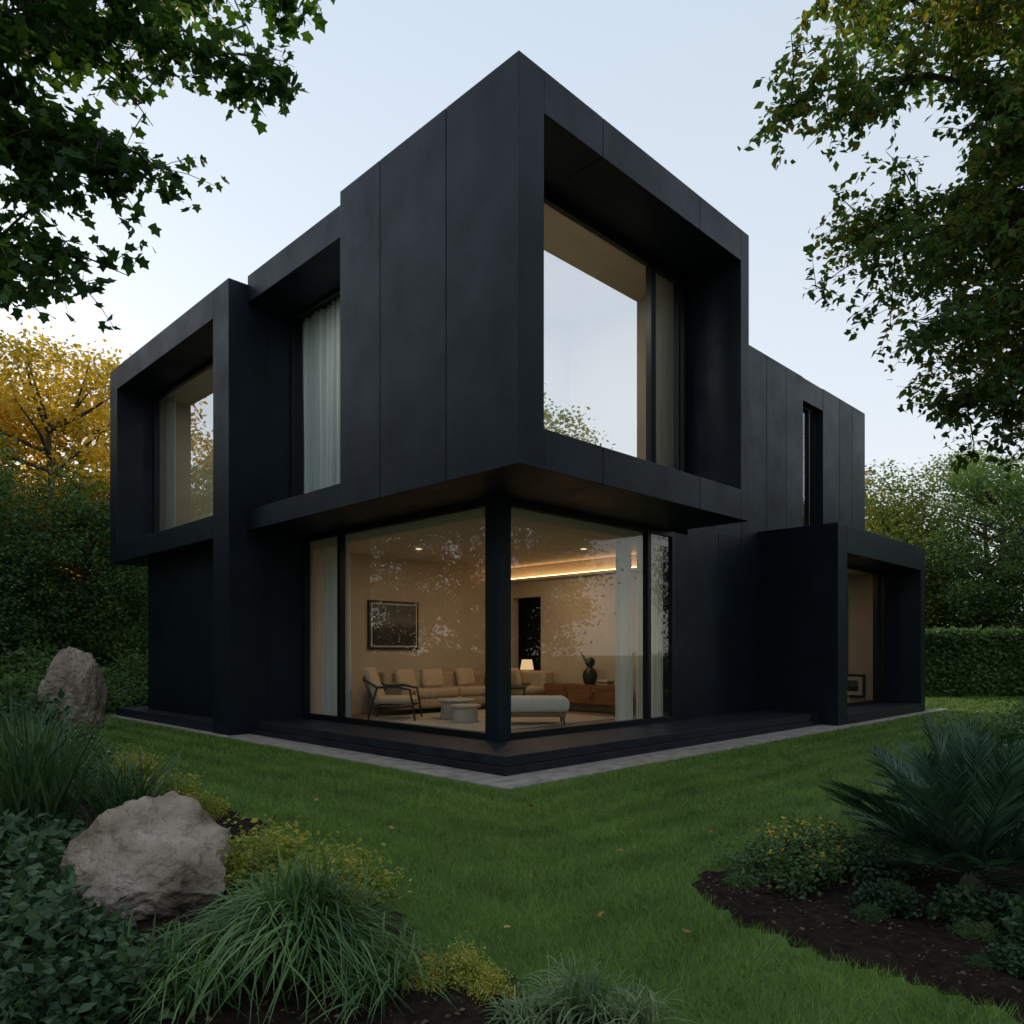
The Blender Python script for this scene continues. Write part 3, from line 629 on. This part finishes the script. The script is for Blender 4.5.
def bed(name, poly, step=.09):
    P = np.array(poly); x0, y0 = P.min(0); x1, y1 = P.max(0)
    x0 = max(x0, -12)
    nx = int((x1-x0)/step)+1; ny = int((y1-y0)/step)+1
    gx, gy = np.meshgrid(x0+np.arange(nx)*step, y0+np.arange(ny)*step, indexing='ij')
    ins = inpoly(gx.ravel(), gy.ravel(), poly).reshape(nx, ny)
    z = np.array([0.03+.035*noise.noise(Vector((a*3, b*3, 1)))+.02*noise.noise(Vector((a*11, b*11, 5))) for a, b in zip(gx.ravel(), gy.ravel())]).reshape(nx, ny)
    z = np.where(ins, z, -0.02)
    idx = np.arange(nx*ny).reshape(nx, ny)
    a, b, c_, d = ins[:-1, :-1], ins[1:, :-1], ins[1:, 1:], ins[:-1, 1:]
    keep = a | b | c_ | d
    F = np.stack([idx[:-1, :-1][keep], idx[1:, :-1][keep], idx[1:, 1:][keep], idx[:-1, 1:][keep]], 1)
    V = np.stack([gx.ravel(), gy.ravel(), z.ravel()], 1)
    obj(name, np_mesh(name, V, [(F, 0)], [M['soil']], True))
bed('soil_bed', LB); bed('soil_bed', RB)
N_ = 26000
x = rng.uniform(-9, 8, N_); y = rng.uniform(2.3, 10, N_)
k = inpoly(x, y, LB) | inpoly(x, y, RB); x, y = x[k], y[k]
P = np.stack([x, y, .05+rng.uniform(0, .02, len(x))], 1)
d = rng.normal(size=P.shape); d[:, 2] *= .2; nr = rng.normal(size=P.shape)*.3; nr[:, 2] += 1
V, F = place(KITE, P, d, nr, rng.uniform(.012, .035, len(x))); obj('mulch', np_mesh('mulch', V, [(F, 0)], [M['litter']]))

def lawn():
    Vs = []
    for (y0, y1, dens, h, w) in [(2.5, 4.6, 5600, .042, .0038), (4.6, 7, 3800, .043, .0048), (7, 10, 2200, .044, .0065), (10, 15, 1000, .046, .010), (15, 30, 280, .052, .018)]:
        xw = .82*y1+1.6
        n = int((y1-y0)*2*xw*dens); x = rng.uniform(-xw, xw, n); y = rng.uniform(y0, y1, n)
        u = ((x-O[0])+(y-O[1]))*K; v = (-(x-O[0])+(y-O[1]))*K
        jx = x+rng.normal(0, .03, n); jy = y+rng.normal(0, .03, n)
        k = ~(((u > -.485) & (v > -.315) & (u < 15.6) & (v < 14))) & ~inpoly(jx, jy, LB) & ~inpoly(jx, jy, RB)
        x, y, u, v = x[k], y[k], u[k], v[k]; n = len(x)
        hh = h*rng.uniform(.5, 1.4, n); ww = w*rng.uniform(.6, 1.3, n)
        mn = np.minimum(u, v); sgn = np.sin((mn+.05*np.sin(x*1.7+y))*2*math.pi/.55)
        ax = np.where(u < v, -K, K); ay = np.full(n, K)
        lean = hh*.4
        tx = ax*sgn*lean+rng.normal(0, .5, n)*hh; ty = ay*sgn*lean+rng.normal(0, .5, n)*hh
        a = rng.uniform(0, 2*math.pi, n); dx = np.cos(a)*ww/2; dy = np.sin(a)*ww/2
        V = np.stack([np.stack([x-dx, y-dy, np.zeros(n)], 1), np.stack([x+dx, y+dy, np.zeros(n)], 1), np.stack([x+tx, y+ty, hh], 1)], 1)
        Vs.append(V.reshape(-1, 3))
    V = np.concatenate(Vs); F = np.arange(len(V)).reshape(-1, 3)
    obj('lawn_grass', np_mesh('lawn_grass', V, [(F, 0)], [M['lawn']]))
lawn()
fx = [(.125, 4.87), (-.01, 3.98), (-1.0, 6.2), (1.0, 6.6), (.5, 4.2), (-.5, 5.3), (2.2, 7.5), (.8, 5.5), (-1.9, 7.4), (.2, 7.1), (1.6, 6.1), (.9, 3.9)]
P = np.array([(a, b, .05) for a, b in fx]); d = rng.normal(size=P.shape); d[:, 2] *= .2; nr = rng.normal(size=P.shape)*.3; nr[:, 2] += 1
V, F = place(MAPLE, P, d, nr, rng.uniform(.035, .06, len(P))); obj('fallen_leaves', np_mesh('fallen_leaves', V, [(F, 0)], [M['fallen']]))

# ------------------------------------------------------------------ rocks
import bmesh
def rock(name, loc, sx, sy, sz, seed, rot=0, taper=.35, tilt=0):
    bm = bmesh.new(); bmesh.ops.create_icosphere(bm, subdivisions=6, radius=1)
    R = np.random.default_rng(seed)
    planes = [(Vector(R.normal(size=3)).normalized(), R.uniform(.58, .88)) for _ in range(18)]
    for v in bm.verts:
        p = v.co.copy()
        for nn, dd in planes:
            s = p.dot(nn)
            if s > dd: p -= nn*(s-dd)*.95
        q = p*1.0+Vector((seed, 0, 0))
        p += p.normalized()*(.12*noise.noise(q*1.3)+.08*noise.noise(q*3.2)-.07*abs(noise.noise(q*5))+.026*noise.noise(q*14)+.014*noise.noise(q*30))
        f = 1-taper*max(0, p.z)
        v.co = Vector((p.x*f*sx+tilt*p.z, p.y*f*sy, p.z*sz))
    me = bpy.data.meshes.new(name); bm.to_mesh(me); bm.free(); me.materials.append(M['rock'])
    for p in me.polygons: p.use_smooth = True
    return obj(name, me, loc, rot)
rock('boulder', (-2.14, 4.45, .12), .55, .50, .60, 14, .3, .22, .08)
rock('boulder', (-8.25, 14.2, .5), .62, .55, 1.15, 9, .9, .10)

# ------------------------------------------------------------------ plants
def grass_clump(name, loc, n, R0, Hh, mat, seed, w=.009, arch=1.0, base=.1):
    R = np.random.default_rng(seed); Kp = 8
    t = np.linspace(0, 1, Kp)[None, :]
    az = R.uniform(0, 2*math.pi, n)[:, None]; q = R.uniform(.15, 1.05, n)[:, None]; rad = R0*q; h = (Hh*R.uniform(.65, 1.1, n))[:, None]
    r = rad*t**1.25; z = h*(t*(1.5-.1*q)-arch*1.25*t**2*q**.8-(1-q)*.5*t**2)
    z = np.maximum(z, .01+.02*t)
    b = R.normal(0, base, (n, 2)); tw = R.normal(0, .25, n)[:, None]*t
    ca, sa = np.cos(az+tw), np.sin(az+tw)
    x = b[:, :1]+r*ca; y = b[:, 1:]+r*sa
    ww = w*R.uniform(.6, 1.3, n)[:, None]*(1-t**2.5)*(.6+.6*np.minimum(t*3, 1))/1.2+.0006
    px, py = -sa*ww, ca*ww
    L_ = np.stack([x+px, y+py, z], 2); R_ = np.stack([x-px, y-py, z+ww*.3], 2)
    V = np.stack([L_, R_], 2).reshape(-1, 3)
    i = np.arange(n)[:, None]*Kp*2+np.arange(Kp-1)[None, :]*2
    F = np.stack([i, i+1, i+3, i+2], 2).reshape(-1, 4)
    return obj(name, np_mesh(name, V, [(F, 0)], [mat]), loc)
grass_clump('ornamental_grass', (-1.00, 3.55, 0), 950, .70, .72, M['blade'], 1, w=.0065, base=.08)
grass_clump('ornamental_grass', (-.60, 3.32, 0), 260, .36, .38, M['blade'], 2, w=.0055)
grass_clump('ornamental_grass', (-1.35, 3.25, 0), 300, .4, .48, M['blade'], 12, w=.0055)
grass_clump('ornamental_grass', (-3.55, 5.6, 0), 260, .75, 1.05, M['blade_tall'], 3, w=.010, arch=.35)
grass_clump('ornamental_grass', (-3.05, 5.9, 0), 180, .6, .75, M['blade_tall'], 4, w=.009, arch=.4)
grass_clump('ornamental_grass', (-4.4, 6.6, 0), 220, .7, 1.1, M['blade_tall'], 5, w=.011, arch=.35)
grass_clump('sedge_tuft', (.28, 3.08, 0), 170, .32, .32, M['blade_pale'], 6, w=.0032, base=.05)
grass_clump('sedge_tuft', (.50, 2.98, 0), 130, .28, .26, M['blade_pale'], 7, w=.0032, base=.05)
grass_clump('sedge_tuft', (.05, 2.98, 0), 110, .22, .20, M['blade_pale'], 8, w=.0032, base=.05)
grass_clump('ornamental_grass', (5.9, 9.5, 0), 200, .55, .75, M['blade_tall'], 9, w=.013, arch=.5)

def shrub_mesh(name, seed, n, lsize, mat, tmpl=KITE, flat=.75, ncl=40, flowers=None, nfl=0, sp=.13):
    R = np.random.default_rng(seed)
    d = R.normal(size=(ncl, 3)); d /= np.linalg.norm(d, axis=1, keepdims=True); d[:, 2] = np.abs(d[:, 2])
    C = d*R.uniform(.45, 1.0, ncl)[:, None]*R.uniform(.8, 1.1, ncl)[:, None]; C[:, 2] *= flat; C[:, 2] += .05
    stems = [(np.array([(0, 0, 0), c*.5+np.array([0, 0, .08]), c]), [.02, .012, .004]) for c in C]
    TV, TF = tubes(stems, 4)
    P = (C[:, None, :]+R.normal(0, sp, (ncl, n//ncl, 3))).reshape(-1, 3); P[:, 2] = np.abs(P[:, 2])
    LV, LF = rand_leaves(tmpl, P, R.uniform(.6, 1.3, len(P))*lsize, droop=.1, R=R)
    Vs = [TV, LV]; parts = [(TF, 0), (LF+len(TV), 1)]; ms = [M['bark'], mat]
    if flowers:
        top = C[C[:, 2] > .45*flat]; fp = top[R.integers(0, len(top), nfl)]+R.normal(0, .08, (nfl, 3))+np.array([0, 0, .12])
        fp = np.repeat(fp, 6, 0)+R.normal(0, .012, (nfl*6, 3))
        FV, FF = rand_leaves(KITE, fp, R.uniform(.03, .06, len(fp)), droop=.4, R=R)
        parts.append((FF+len(TV)+len(LV), 2)); Vs.append(FV); ms.append(flowers)
    return np_mesh(name, np.concatenate(Vs), parts, ms)
SA = shrub_mesh('shrub_a', 21, 5200, .085, M['leaf_shrub'])
SD = shrub_mesh('shrub_d', 22, 2600, .20, M['leaf_dark'], sp=.16)
SBig = shrub_mesh('shrub_big', 25, 8000, .08, M['leaf_bg'], ncl=90, sp=.12)
SY = shrub_mesh('shrub_y', 23, 2600, .10, M['leaf_yellow'], ncl=34, sp=.17)
SF = shrub_mesh('shrub_f', 24, 4200, .085, M['leaf_shrub'], flowers=M['petal'], nfl=60)
SW = shrub_mesh('shrub_w', 26, 4200, .085, M['leaf_dark'], flowers=M['petal_w'], nfl=60)
def sh(name, me, x, y, s, z=1): obj(name, me, (x, y, .02), random.uniform(0, 6.28), (s, s, s*z))
for x, y, s in [(-2.05, 3.35, .36), (-1.72, 3.05, .30), (-2.5, 3.65, .4), (-2.75, 4.25, .42), (-1.85, 2.9, .3), (-3.2, 4.9, .45), (-2.3, 3.2, .4)]: sh('dark_shrub', SD, x, y, s)
for x, y, s in [(-1.42, 4.62, .42), (-1.05, 4.45, .36), (-1.75, 5.05, .34), (-3.25, 7.1, .38), (-2.75, 6.75, .24), (-.25, 3.4, .16), (-.10, 3.25, .12), (-.40, 3.35, .15), (-4.3, 8.6, .4)]: sh('yellow_shrub', SY, x, y, s)
for x, y, s in [(-4.6, 7.6, .55), (-5.2, 8.4, .7), (-4.0, 4.9, .5), (-5.9, 9.6, .75), (-5.3, 6.8, .7), (-7.2, 10.6, .9), (-6.6, 8.6, .9), (-8.6, 11.8, 1.0), (-7.8, 9.6, 1.2)]: sh('garden_shrub', SA if random.random() < .6 else SD, x, y, s)
for x, y, s in [(-10.2, 15.3, 1.2), (-11.6, 16.0, 1.5), (-13.0, 15.4, 1.6), (-10.6, 18.2, 1.5), (-12.2, 18.8, 1.9), (-9.9, 13.4, 1.1), (-11.8, 12.8, 1.5), (-14.5, 17, 2.2), (-15.5, 13, 2.2), (-10.6, 20.6, 1.7), (-13.5, 21, 2.4), (-16, 20, 2.6), (-11, 23, 2), (-14, 25, 2.6), (-17.5, 23, 2.6),
                (19, 26.5, 2.6), (22.5, 27.5, 2.8), (26, 28, 2.8), (15.5, 31, 2.8), (18.5, 31, 3), (14, 34, 3), (24, 23, 2.4), (22, 19, 2.4), (28, 31, 3), (12, 37, 3)]: sh('garden_shrub', SBig, x, y, s, 1.0)
sh('flowering_shrub', SF, 1.80, 4.95, .42); sh('flowering_shrub', SF, 2.12, 5.2, .36)
for x, y, s in [(2.5, 5.2, .3), (3.9, 5.6, .55), (4.6, 6.6, .6), (5.2, 7.6, .6)]: sh('garden_shrub', SA, x, y, s)
for x, y, s in [(2.75, 3.75, .26), (3.1, 4.0, .30), (2.35, 3.45, .14), (3.3, 3.6, .3), (2.6, 3.2, .20), (2.15, 4.35, .16), (2.35, 4.9, .22), (2.55, 4.15, .2)]: sh('dark_shrub', SD, x, y, s)
sh('white_flowering_shrub', SW, 4.35, 7.15, .62); sh('white_flowering_shrub', SW, 4.0, 6.7, .45)
for x, y, s in [(6.6, 9.2, .8), (7.6, 10.3, .95), (8.6, 11.2, 1.1), (9.8, 12.3, 1.2), (10.8, 13.4, 1.2), (7.0, 8.4, 1.0), (8.4, 9.2, 1.2), (11.8, 12, 1.5), (12.5, 14, 1.5)]: sh('garden_shrub', random.choice([SA, SD, SBig]), x, y, s)
for x, y in [(-.05, 3.35), (-.55, 3.75), (-.75, 4.15), (1.5, 5.0), (1.45, 4.75), (2.3, 4.55), (2.4, 3.9), (2.2, 3.5), (2.0, 4.2)]: sh('ground_cover', SA, x, y, random.uniform(.07, .12))

def cycad(name, loc, nf, L0, seed):
    R = np.random.default_rng(seed); Vs = []; Fs = []; o = 0; rach = []
    for f in range(nf):
        az = f*2.399+R.normal(0, .12); el = math.radians(R.uniform(2, 85)); L = L0*R.uniform(.75, 1.12)
        n = 30; t = np.linspace(0, 1, n); e = el - t**1.5*R.uniform(.15, .6)
        dr = np.cos(e)*L/n; dz = np.sin(e)*L/n
        r = np.cumsum(dr)+.03; z = np.maximum(np.cumsum(dz)+.16, .05)
        ca, sa = math.cos(az), math.sin(az)
        P = np.stack([r*ca, r*sa, z], 1); rach.append((P[::4], np.linspace(.007, .003, len(P[::4]))))
        T = np.stack([np.cos(e)*ca, np.cos(e)*sa, np.sin(e)], 1); side = np.array([-sa, ca, 0])
        up = np.cross(side, T)
        up *= np.sign(up[:, 2:3]+1e-6)
        ll = L*.26*np.sin(np.pi*np.clip(t*.85+.15, 0, 1))**.6+.02
        for s in (-1, 1):
            d = side*s*.6+T*1.0+up*.22+R.normal(0, .08, (n, 3))
            V, F = place(LONG, P[3:], d[3:], up[3:], ll[3:]); Vs.append(V); Fs.append(F+o); o += len(V)
    TV, TF = tubes(rach, 5)
    BV, BFc = tubes([(np.array([(0, 0, -.02), (0, 0, .06), (0, 0, .12), (0, 0, .18)]), [.06, .075, .06, .02])], 14)
    nl = np.concatenate([TV]+Vs)
    me = np_mesh(name, np.concatenate([nl, BV]), [(TF, 0), (np.concatenate(Fs)+len(TV), 0), (BFc+len(nl), 1)], [M['cycad'], M['bark']])
    return obj(name, me, loc)
cycad('cycad_plant', (2.78, 4.55, .0), 46, .95, 5)
cycad('cycad_plant', (3.45, 5.9, .0), 34, .80, 6)

def hedge(name, x0, x1, y0, y1, h):
    n = 50000
    f = rng.uniform(0, 1, n); P = np.zeros((n, 3))
    P[:, 0] = rng.uniform(x0, x1, n); P[:, 1] = np.where(f < .7, y0+rng.normal(0, .08, n), rng.uniform(y0, y1, n)); P[:, 2] = np.where(f < .7, rng.uniform(0, h, n), h+rng.normal(0, .07, n))
    V, F = rand_leaves(KITE, P, rng.uniform(.1, .2, n), up=.2)
    Bx = np.array([(x0, y0+.12, 0), (x1, y0+.12, 0), (x1, y1, 0), (x0, y1, 0), (x0, y0+.12, h-.1), (x1, y0+.12, h-.1), (x1, y1, h-.1), (x0, y1, h-.1)])
    obj(name, np_mesh(name, np.concatenate([Bx, V]), [(BF, 0), (F+8, 0)], [M['leaf_bg']]))
hedge('clipped_hedge', 13.2, 32, 25.2, 26.8, 2.15)
hedge('clipped_hedge', -26, -11.2, 26.2, 27.6, 2.4)

# ------------------------------------------------------------------ sky, sun, camera
EL = math.radians(17); AZ = math.radians(-43)
W = bpy.data.worlds.new('World'); S.world = W; W.use_nodes = True
nt = W.node_tree; N = nt.nodes; N.clear()
out = N.new('ShaderNodeOutputWorld'); bg = N.new('ShaderNodeBackground'); sk = N.new('ShaderNodeTexSky')
sk.sky_type = 'NISHITA'; sk.sun_disc = False; sk.sun_elevation = EL; sk.sun_rotation = AZ % (2*math.pi); sk.air_density = 1.0; sk.dust_density = 0.4; sk.ozone_density = 1.5
hs = N.new('ShaderNodeHueSaturation'); hs.inputs['Saturation'].default_value = 0.75
nt.links.new(sk.outputs[0], hs.inputs['Color']); nt.links.new(hs.outputs[0], bg.inputs[0]); bg.inputs[1].default_value = 0.06
# thin high veil of cloud: whiter and a touch warmer towards the horizon
tc = N.new('ShaderNodeTexCoord'); sx = N.new('ShaderNodeSeparateXYZ'); nt.links.new(tc.outputs['Generated'], sx.inputs[0])
vr = N.new('ShaderNodeValToRGB'); e = vr.color_ramp.elements
e[0].position = 0.0; e[0].color = (1.0, 0.965, 0.92, 1); e[1].position = 0.8; e[1].color = (0.70, 0.83, 0.95, 1)
x = e.new(0.3); x.color = (0.90, 0.945, 0.985, 1)
nt.links.new(sx.outputs['Z'], vr.inputs[0])
veil = N.new('ShaderNodeBackground'); veil.inputs[1].default_value = 0.72; nt.links.new(vr.outputs[0], veil.inputs[0])
ad = N.new('ShaderNodeAddShader'); nt.links.new(bg.outputs[0], ad.inputs[0]); nt.links.new(veil.outputs[0], ad.inputs[1])
nt.links.new(ad.outputs[0], out.inputs[0])
sun = bpy.data.lights.new('sun', 'SUN'); sun.energy = 3.6; sun.angle = math.radians(1.0); sun.color = (1, .78, .52)
so = obj('sun', sun)
sd = Vector((math.sin(AZ)*math.cos(EL), math.cos(AZ)*math.cos(EL), math.sin(EL)))
so.rotation_mode = 'QUATERNION'; so.rotation_quaternion = (-sd).to_track_quat('-Z', 'Y')
cam = bpy.data.cameras.new('camera'); cam.lens = 26.47; cam.sensor_width = 36; cam.shift_y = 0.1367; cam.clip_end = 1000; cam.clip_start = .05
co = obj('camera', cam, (0, 0, 1.5)); co.rotation_euler = (math.pi/2, 0, 0)
S.camera = co
print('OK')
